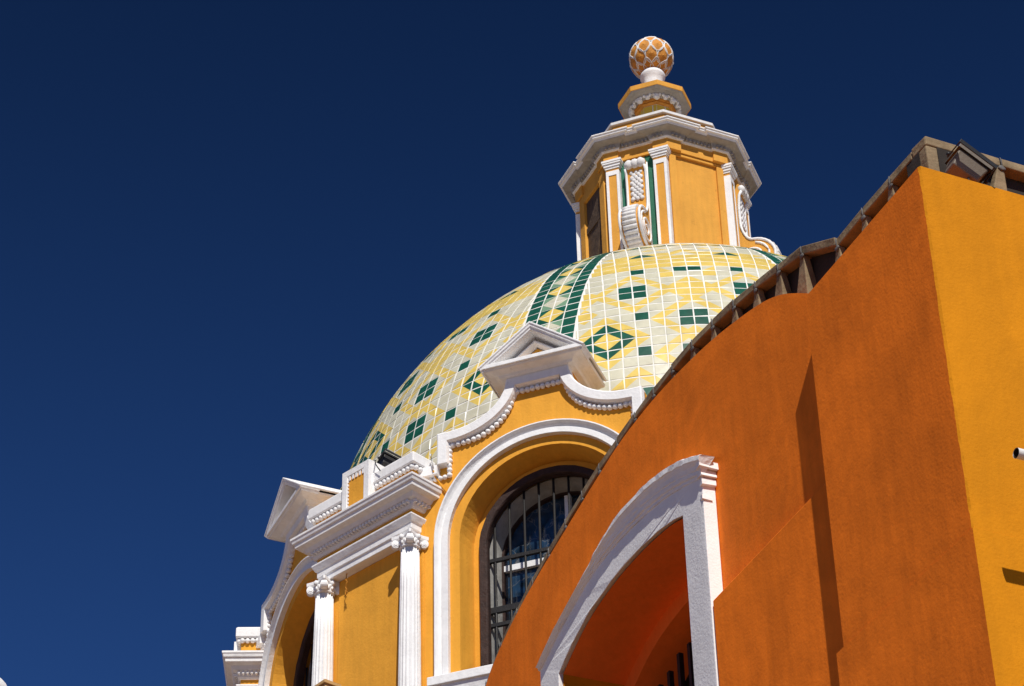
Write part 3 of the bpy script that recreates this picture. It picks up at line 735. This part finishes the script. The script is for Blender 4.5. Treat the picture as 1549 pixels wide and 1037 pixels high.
# buttress with a chipped corner
bt = MB(); rb = random.Random(5)
nz = 220; zs = [0.0, 4.0] + [5.0 + (ZT-5.0)*i/nz for i in range(nz+1)]
chA = []; chB = []
wa = wb_ = 0.0; notch = 0.0
for z in zs:
    wa = wa*0.86 + rb.uniform(-0.0022, 0.0022); wb_ = wb_*0.8 + rb.uniform(-0.0012, 0.0012)
    notch = notch*0.6 + (rb.uniform(0.002, 0.005) if rb.random() < 0.05 else 0.0)
    a = max(0.003, 0.010 + wa + notch + rb.uniform(-0.001, 0.001)); b_ = max(0.004, 0.009 + wb_)
    chA.append(W(XW, YW+a, z)); chB.append(W(XW+b_, YW, z))
YE = 9.205
n = len(zs); o = len(bt.v)
bt.v += chA + chB + [W(XW, YE, z) for z in zs] + [W(14.0, YW, z) for z in zs]
for i in range(n-1):
    for (p, q, kq) in ((2, 0, 0), (0, 1, 1), (1, 3, 1)):
        bt.f.append([o+p*n+i, o+q*n+i, o+q*n+i+1, o+p*n+i+1]); bt.m.append(kq); bt.sm.append(False)
bt.add([W(XW, YE, 0), W(XG+0.05, YE, 0), W(XG+0.05, YE, ZT), W(XW, YE, ZT)], [(0, 1, 2, 3)], 0)
bt.f.append([o+n-1, o+n+n-1, o+3*n+n-1, o+2*n+n-1][::1]); bt.m.append(0); bt.sm.append(False)
bt.add([W(XW, YE, ZT), W(XG+0.05, YE, ZT), W(14.0, YE, ZT), W(14.0, YW, ZT)], [(0, 1, 2, 3)], 0)
bt.build('corner_buttress', [ORG, YELR], ob, recalc=False)
# thicker plinth of the buttress below its own ledge
pb = MB(); zl = 7.755; d = 0.009
rl = random.Random(21); d = 0.004
def ledge_strip(P0, P1, outv, k, n=70, hh=0.0015):      # ragged upper edge of the thicker render between two plan points
    lo = []; hi = []; tp = []; wv = 0
    for i in range(n+1):
        t = i/n; x = P0[0]+(P1[0]-P0[0])*t; y = P0[1]+(P1[1]-P0[1])*t; wv = wv*0.92 + rl.uniform(-0.0022, 0.0022)
        zz = zl + wv; dd = d
        lo.append(W(x+outv[0]*d, y+outv[1]*d, 0.0)); hi.append(W(x+outv[0]*dd, y+outv[1]*dd, zz-hh)); tp.append(W(x+outv[0]*0.0005, y+outv[1]*0.0005, zz))
    o = len(pb.v); pb.v.extend(lo+hi+tp); m_ = n+1
    for i in range(n):
        for r_ in (0, 1): pb.f.append([o+r_*m_+i, o+r_*m_+i+1, o+(r_+1)*m_+i+1, o+(r_+1)*m_+i]); pb.m.append(k); pb.sm.append(False)
ledge_strip((XW, YW-d), (XW, YE+0.065), (-1, 0), 0)
ledge_strip((XW-d, YW), (14.0, YW), (0, -1), 1, 120, 0.0015)
pb.add([W(XW-d, YE+0.065, 0), W(XG, YE+0.065, 0), W(XG, YE+0.02, zl-0.005), W(XW-d*0.6, YE+0.02, zl-0.005)], [(0, 1, 2, 3)], 0)
pb.build('buttress_plinth', [ORG, YELR], ob, recalc=False)
# body of the building behind the faces
by = MB(); by.box(XG+0.95-XW, 13.9-XW, 0.2, 6.1, 0.0, 9.55); by.box(XG+0.12-XW, 13.95-XW, 0.05, 5.95, 9.56, 9.72)
by.build('roof_slab', [ROOFM], ob)
# white window surround
XS = 0.084
ws = MB()
face_arc = smooth([(10.501, 9.532), (10.679, 9.593), (10.92, 9.658), (11.10, 9.69), (11.277, 9.71), (11.564, 9.727), (11.828, 9.715), (12.123, 9.655), (12.417, 9.563), (12.70, 9.45)], 5)
lip_arc = [(y+0.071, z+0.055) for y, z in smooth([(10.37, 9.58), (10.505, 9.646), (10.661, 9.707), (10.905, 9.768), (11.10, 9.790), (11.40, 9.795), (11.638, 9.747), (11.893, 9.675), (12.33, 9.537), (12.60, 9.41)], 5)]
A = [(Y0o, 0.5)] + aop + [(Y1o, 0.5)]
Bp = [(10.515, 0.5), (10.515, 9.54)] + [(y, z+0.05) for y, z in face_arc[1:-1]] + [(12.70, 9.45), (12.70, 0.5)]
ring_o = Bp + list(reversed(A))
ring_b = Bp + [(y+(0.03 if y > 12.4 else -0.03 if y < 10.77 else 0), z+0.035) for y, z in reversed(A)]
ws.loft([W(XG-XS, y, z) for y, z in ring_o], [W(XG-0.002, y, z) for y, z in ring_b], 0)
# crowning moulding over the arch: bead, cove and lip, chipped along its edge
mo = MB(); rc = random.Random(11); nA = len(face_arc); M_ = []
PM = [(0.0, 0.0, 0.0), (0.0, 0.005, 0.010), (0.08, 0.008, 0.0), (0.16, 0.006, 0.0), (0.19, 0.016, 0.0), (0.30, 0.019, 0.0), (0.36, 0.017, 0.0), (0.40, 0.022, 0.0), (0.58, 0.027, 0.0), (0.74, 0.040, 0.0), (0.78, 0.047, 0.0), (0.99, 0.047, 0.0), (1.05, 0.03, 0.0), (1.08, -0.05, 0.0)]
wv = 0.0
for i in range(nA):
    (ya, za), (yl, zl_) = face_arc[i], lip_arc[i]; row = []
    wv = wv*0.8 + rc.uniform(-0.0008, 0.0008)
    broke = 0.80 if ya > 12.0 else 1.0
    if rc.random() < 0.05: broke -= 0.10
    for t, d_, e_ in PM:
        y = ya + (yl-ya)*t; z = za + (zl_-za)*t
        dd = d_*(broke if t > 0.75 else 1.0) + (wv if 0.05 < t else 0)
        row.append(W(XG-XS-dd, y, z + (wv*0.6 if t > 0.8 else 0)))
    M_.append(row)
o = len(mo.v); ml = len(PM)
for r_ in M_: mo.v += r_
for i in range(nA-1):
    for t in range(ml-1): mo.f.append([o+i*ml+t, o+(i+1)*ml+t, o+(i+1)*ml+t+1, o+i*ml+t+1]); mo.m.append(0); mo.sm.append(False)
mo.f.append([o+t for t in range(ml)]); mo.m.append(0); mo.sm.append(False)
def lump(x0, x1, y0, y1, z0, z1, j=0.008):       # broken plaster block
    P = [(x0,y0,z0),(x1,y0,z0),(x1,y1,z0),(x0,y1,z0),(x0,y0,z1),(x1,y0,z1),(x1,y1,z1),(x0,y1,z1)]
    mo.hexa([W(*(c+rc.uniform(-j, j) for c in p)) for p in P])
lump(XG-XS-0.02, XG, 10.485, 10.53, 9.54, 9.58, 0.005); lump(XG-XS-0.010, XG, 10.495, 10.53, 9.49, 9.53, 0.004); lump(XG-XS-0.036, XG, 10.465, 10.51, 9.585, 9.625, 0.005)
lump(XG-XS-0.004, XG-0.03, 10.506, 10.53, 9.395, 9.425, 0.004)
wso = ws.build('window_surround', [WHTR], ob, bevel=0.004, jitter=0.002)
mo.build('arch_moulding', [WHTR], ob, jitter=0.0022)
# deep reveal, inner arch and grille
rv = MB()
XI = XG + 0.36
dn = lambda pts, k_, dz: [(11.62 + (y-11.62)*k_, z+dz) for y, z in pts]
rv1 = [(Y0o-0.002, 0.5)] + [(y, z+0.002) for y, z in aop] + [(Y1o+0.002, 0.5)]
rv2 = [(Y0o-0.002, 0.5)] + [(y, z+0.01) for y, z in aop] + [(Y1o+0.03, 0.5)]
for i in range(len(rv1)-1):
    kq = 1 if i == len(rv1)-2 else 0
    rv.add([W(XG-XS+0.03, *rv1[i]), W(XG-XS+0.03, *rv1[i+1]), W(XI, *rv2[i+1]), W(XI, *rv2[i])], [(0, 1, 2, 3)], kq, False)
# inner wall with smaller arched opening
ia = dn(aop, 0.94, -0.105)
ring_i = [(Y0o-0.1, 0.5)] + [(Y0o-0.1, 9.7)] + [(Y1o+0.1, 9.7)] + [(Y1o+0.1, 0.5)]
hi = [(ia[-1][0], 0.5)] + list(reversed(ia)) + [(ia[0][0], 0.5)]
rv.loft([W(XI, y, z) for y, z in ring_i+hi], [W(XI+0.30, y, z) for y, z in ring_i+hi], 0)
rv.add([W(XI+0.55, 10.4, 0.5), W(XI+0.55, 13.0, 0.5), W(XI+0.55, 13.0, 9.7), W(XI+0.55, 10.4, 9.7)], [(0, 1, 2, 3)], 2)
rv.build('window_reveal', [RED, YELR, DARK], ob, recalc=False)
wg = MB()
for q in range(12):
    y = 10.92 + q*0.135; zt = 9.25 - 0.25*((y-11.6)/0.85)**2 + 0.02*(q % 2)
    wg.box(XI+0.07-XW, XI+0.10-XW, y-0.016-YW, y+0.016-YW, 5.0, zt)
for z in (7.6, 8.2, 8.95): wg.box(XI+0.075-XW, XI+0.11-XW, 10.9-YW, 12.45-YW, z-0.02, z+0.02)
wg.build('window_grille', [IRON], ob)

# ------------------------------------------------------------------ terracotta railing
RXF = XW + 0.22; RYF = YW + 0.22; DEP = 0.24
rail = empty('terracotta_railing', (RXF, RYF, 9.87), 'weathered terracotta railing of upright clay wedges along the roof edge of the orange building', 'railing')
def T(p): return (p[0]-RXF, p[1]-RYF, p[2]-9.87)
rail_top = smooth([(14.3, 9.82), (13.70, 10.215), (13.2, 10.42), (12.5, 10.61), (11.85, 10.722), (11.45, 10.752), (11.03, 10.765), (10.7, 10.755), (10.21, 10.68), (9.69, 10.56), (9.45, 10.485), (9.19, 10.335)], 6)
flat = [(9.19, 10.312), (RYF, 10.312)]
def rail_z(y):
    if y <= 9.19: return 10.312
    for (a, za), (b, zb) in zip(rail_top, rail_top[1:]):
        if b <= y <= a: return zb + (za-zb)*(y-b)/(a-b)
    return 10.3
RT = 0.056; H = 0.40
rj = random.Random(9)
def rail_piece(P, Q, nin):       # a clay cap piece from P to Q (front top edge), depth along nin
    P, Q = Vector(P), Vector(Q); d = (Q-P); L_ = d.length; d.normalize(); nin = Vector(nin)
    g_ = 0.004; P2 = P + d*g_; Q2 = Q - d*g_
    j = [rj.uniform(-0.005, 0.005) for _ in range(4)]
    b = MB(); dz = Vector((0, 0, -RT))
    pts = [P2+dz+nin*j[0], Q2+dz+nin*j[1], Q2+dz+nin*DEP, P2+dz+nin*DEP, P2+nin*j[2]*1.0, Q2+nin*j[3], Q2+nin*DEP, P2+nin*DEP]
    b.hexa([T(p) for p in pts]); ct = b.build('cap_tile', [CLAY], rail, bevel=0.006)
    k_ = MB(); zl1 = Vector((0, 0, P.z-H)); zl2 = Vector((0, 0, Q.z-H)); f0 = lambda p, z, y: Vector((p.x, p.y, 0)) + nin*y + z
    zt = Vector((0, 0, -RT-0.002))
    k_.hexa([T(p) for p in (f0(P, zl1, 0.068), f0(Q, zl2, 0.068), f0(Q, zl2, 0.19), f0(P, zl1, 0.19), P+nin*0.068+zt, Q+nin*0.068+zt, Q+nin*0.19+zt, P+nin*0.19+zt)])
    k_.build('gap_shade_panel', [GAPSHADE], rail)  # added panel, darkens the gaps between balusters as shade would
    return ct
def baluster(J, d, nin, half, h, zb_l, zb_r):
    # inverted V of two clay legs meeting under the joint J; d runs along the railing
    J, d, nin = Vector(J), Vector(d).normalized(), Vector(nin); b = MB()
    top = J.z - RT; base = Vector((J.x, J.y, 0)); wob = rj.uniform(-0.010, 0.010); wt_ = rj.uniform(0.017, 0.024)
    wd = rj.uniform(0.140, 0.162); dp = rj.uniform(0.105, 0.122)
    def ring(wide, deep, zl_, zr_, sh):          # tapering block, its right front arris under the joint
        q = [(-wide+sh, 0.006, zl_), (sh, 0.006, zr_), (sh, deep, zr_), (-wide+sh, deep, zl_)]
        return [T(base + d*x + nin*y + Vector((0, 0, z))) for x, y, z in q]
    b.loft(ring(wd, dp, zb_l, (zb_l+zb_r)/2, 0.012+wob*0.3), ring(wt_+0.022, 0.042, top-0.002, top-0.002, 0.014+wob*0.5), 0)
    o_ = b.build('clay_baluster', [CLAY], rail, bevel=0.006)
    m_ = MB(); c = Vector((J.x, J.y, top-0.004)) + nin*0.0
    m_.ell(T(c + Vector((0, 0, -0.008))), 0.022 if abs(d.x) > 0.5 else 0.006, 0.022 if abs(d.y) > 0.5 else 0.006, 0.016, jit=0.25, nu=9, nv=6)
    m_.ell(T(J + Vector((0, 0, -RT*0.5)) - nin*0.001), 0.006, 0.006, RT*0.5, jit=0.3, nu=8, nv=6)
    m_.build('mortar_joint', [MORT], o_); return o_
js = [14.2]
while js[-1] > 9.35: js.append(js[-1] - 0.259)
js[-1] = 9.20
H = 0.40
for a, b in zip(js, js[1:]):
    rail_piece((RXF, a, rail_z(a)), (RXF, b, rail_z(b) if b > 9.21 else 10.335), (1, 0, 0))
for y in js[:-1]:
    z = rail_z(y); za, zb_ = rail_z(y+0.13), rail_z(max(9.2, y-0.13))
    baluster((RXF, y, z), (0, -1, 0), (1, 0, 0), 0.129, H, za-H, zb_-H)
js2 = [9.185, 8.905, 8.625, 8.40]
edge = js2 + [RYF]
for a, b in zip(edge, edge[1:]): rail_piece((RXF, a, 10.312), (RXF, b, 10.312), (1, 0, 0))
for y in js2[:3]: baluster((RXF, y, 10.312), (0, -1, 0), (1, 0, 0), 0.138, H, 9.87, 9.87)
cb = MB(); cb.box(*[0.004, 0.285, 0.004, 0.13], 0.0, 10.312-RT-9.87-0.002); cb.build('corner_block', [CLAY], rail, bevel=0.008)
xs = [RXF+0.20, RXF+0.46] + [RXF+0.46+0.28*i for i in range(1, 14)]
rail_piece((RXF+DEP*0+0.002, RYF, 10.314), (xs[0], RYF, 10.314), (0, 1, 0))
for a, b in zip(xs, xs[1:]): rail_piece((a, RYF, 10.312), (b, RYF, 10.312), (0, 1, 0))
for x in xs[1:-1]: baluster((x, RYF, 10.312), (1, 0, 0), (0, 1, 0), 0.138, H, 9.87, 9.87)

# ------------------------------------------------------------------ floodlights, pipe, cables
def floodlight(name, loc, rot, sc, body, label, cat='floodlight', group=None):
    e = empty(name, loc, label, cat, group); e.rotation_euler = rot; e.scale = (sc, sc, sc)
    b = MB()     # local: lens faces -y, housing tapers to the back
    A = [(-0.15, -0.02, -0.11), (0.15, -0.02, -0.11), (0.15, -0.02, 0.11), (-0.15, -0.02, 0.11)]; B_ = [(-0.12, 0.13, -0.07), (0.12, 0.13, -0.07), (0.12, 0.13, 0.08), (-0.12, 0.13, 0.08)]
    b.loft(A, B_, 0); b.build('housing', [body], e, bevel=0.012)
    r_ = MB()
    r_.sweep([(-0.165, -0.125), (0.165, -0.125), (0.165, 0.125), (-0.165, 0.125)], [(-0.0, 0.0), (0.0, 0.035), (-0.03, 0.035), (-0.03, 0.0)], lambda p, q, bb: (p, -0.02-bb, q), closed=True)
    for sx in (-1, 1): r_.box(sx*0.10-0.012, sx*0.10+0.012, -0.06, -0.01, 0.125, 0.145)
    r_.build('rim', [BLK if body is BLK else GRAY], e, bevel=0.004)
    g_ = MB(); g_.box(-0.14, 0.14, -0.030, -0.022, -0.10, 0.10); g_.build('lens', [GLASS], e)
    k = MB(); k.box(-0.185, -0.175, -0.02, 0.02, -0.19, 0.02); k.box(0.175, 0.185, -0.02, 0.02, -0.19, 0.02); k.box(-0.185, 0.185, -0.02, 0.02, -0.20, -0.19)
    for sx in (-1, 1): k.ell((sx*0.19, 0, 0.0), 0.018, 0.018, 0.018)
    k.build('bracket', [BLK], e, bevel=0.002)
    cbm = MB(); cbm.tube([(0.05, 0.12, -0.03), (0.06, 0.19, -0.08), (0.09, 0.23, -0.10), (0.12, 0.30, -0.06)], 0.009, 6); cbm.build('power_cable', [BLK], e)
    return e
def basis(nr, nu, nf, xr, xu, xf):
    n_ = (_r*nr + _u*nu + _f*nf).normalized(); x_ = (_r*xr + _u*xu + _f*xf); x_ = (x_ - n_*x_.dot(n_)).normalized(); y_ = -n_; z_ = x_.cross(y_)
    return Matrix((x_, y_, z_)).transposed().to_euler()
FL = floodlight('floodlight', (6.265, YW+0.06, 10.005), tuple(basis(0.50, 0.60, 0.62, 0.74, -0.70, -0.15)), 0.62, GRAY, 'boxy grey brown floodlight tilted on the roof corner of the gold wall')

def drum_pt(s, o, z, az):
    t = R(az); return (CX + math.sin(t)*o - math.cos(t)*s, CY + math.cos(t)*o + math.sin(t)*s, z)
F2 = floodlight('floodlight', drum_pt(0.045, 4.12, 14.275, 247.5), tuple(basis(0.15, 0.55, 0.80, 0.80, -0.55, 0.0)), 0.60, BLK, 'black floodlight perched behind the attic post at the foot of the tiled dome')
F3 = floodlight('floodlight', drum_pt(-0.15, 4.1, 14.06, 292.5), (R(-50), 0, R(180-292.5+160)), 0.55, BLK, 'tiny dark floodlight on the far left coping, half hidden behind the white ledge')

pp = MB(); yy = YW-0.36
pp.tube([(5.954, yy, 7.935), (6.20, yy, 7.936), (6.45, yy, 7.937), (6.85, yy, 7.94), (6.92, yy+0.04, 7.94), (6.94, yy+0.12, 7.94), (6.94, YW+0.02, 7.94)], 0.025, 16, caps=False)
pp.tube([(5.954, yy, 7.935), (6.20, yy, 7.936), (6.45, yy, 7.937)], 0.0205, 16, k=1, caps=False)
ppo = pp.build('drain_pipe', [PVC, DARK], None, recalc=False)
tag(ppo, 'white plastic drain pipe with an open end standing off the gold wall', 'pipe')

wb = MB()
wb.box(-0.07, 0.07, -0.07, 0.07, 9.7, 11.92)
wb.loft([(-0.085, -0.085, 11.921), (0.085, -0.085, 11.921), (0.085, 0.085, 11.921), (-0.085, 0.085, 11.921)], [(-0.085, -0.085, 11.95), (0.085, -0.085, 11.95), (0.085, 0.085, 11.95), (-0.085, 0.085, 11.95)])
wb.loft([(-0.085, -0.085, 11.951), (0.085, -0.085, 11.951), (0.085, 0.085, 11.951), (-0.085, 0.085, 11.951)], [(-0.01, -0.01, 12.0), (0.01, -0.01, 12.0), (0.01, 0.01, 12.0), (-0.01, 0.01, 12.0)])
wbo = wb.build('wooden_post', [PINE], None, bevel=0.004)
wbo.location = (*drum_pt(-0.147, 4.62, 0, 247.5)[:2], 0.0); wbo.rotation_euler = (0, 0, R(15))
tag(wbo, 'pale wooden post whose pointed cap peeks up in front of the leftmost fluted column', 'post')

def cable(pts, r, mt, label, name='cable'):
    b = MB(); b.tube([drum_pt(*p) for p in pts], r, 6); o_ = b.build(name, [mt]); tag(o_, label, 'cable'); return o_
cable([(-0.985, 4.20, 13.99, 225), (-0.977, 4.245, 13.965, 225), (-0.955, 4.255, 13.88, 225), (-0.95, 4.245, 13.81, 225)], 0.007, CABW, 'short white cable dropping over the white coping beside the beaded moulding')
cable([(-0.955, 4.235, 13.80, 225), (-0.955, 4.185, 13.765, 225), (-0.915, 4.17, 13.69, 225), (-0.86, 4.17, 13.59, 225)], 0.008, YEL, 'yellow painted cable slanting down the wall to the white arch surround')
cable([(0.16, 4.40, 14.12, 247.5), (0.22, 4.47, 14.06, 247.5), (0.24, 4.47, 14.00, 247.5), (0.28, 4.46, 13.93, 247.5)], 0.005, BLK, 'thin black cable drooping from the black floodlight over the white coping')

# white wall top in the far lower left corner
wt = MB(); wt.lathe([(0.5, 0), (0.5, 13.45), (0.47, 13.54), (0.36, 13.60), (0.0, 13.64)], n=32); wto = wt.build('white_turret', [WHT]); wto.location = (4.13, 21.64, 0)
tag(wto, 'white rounded turret top just showing in the lower left corner', 'turret')
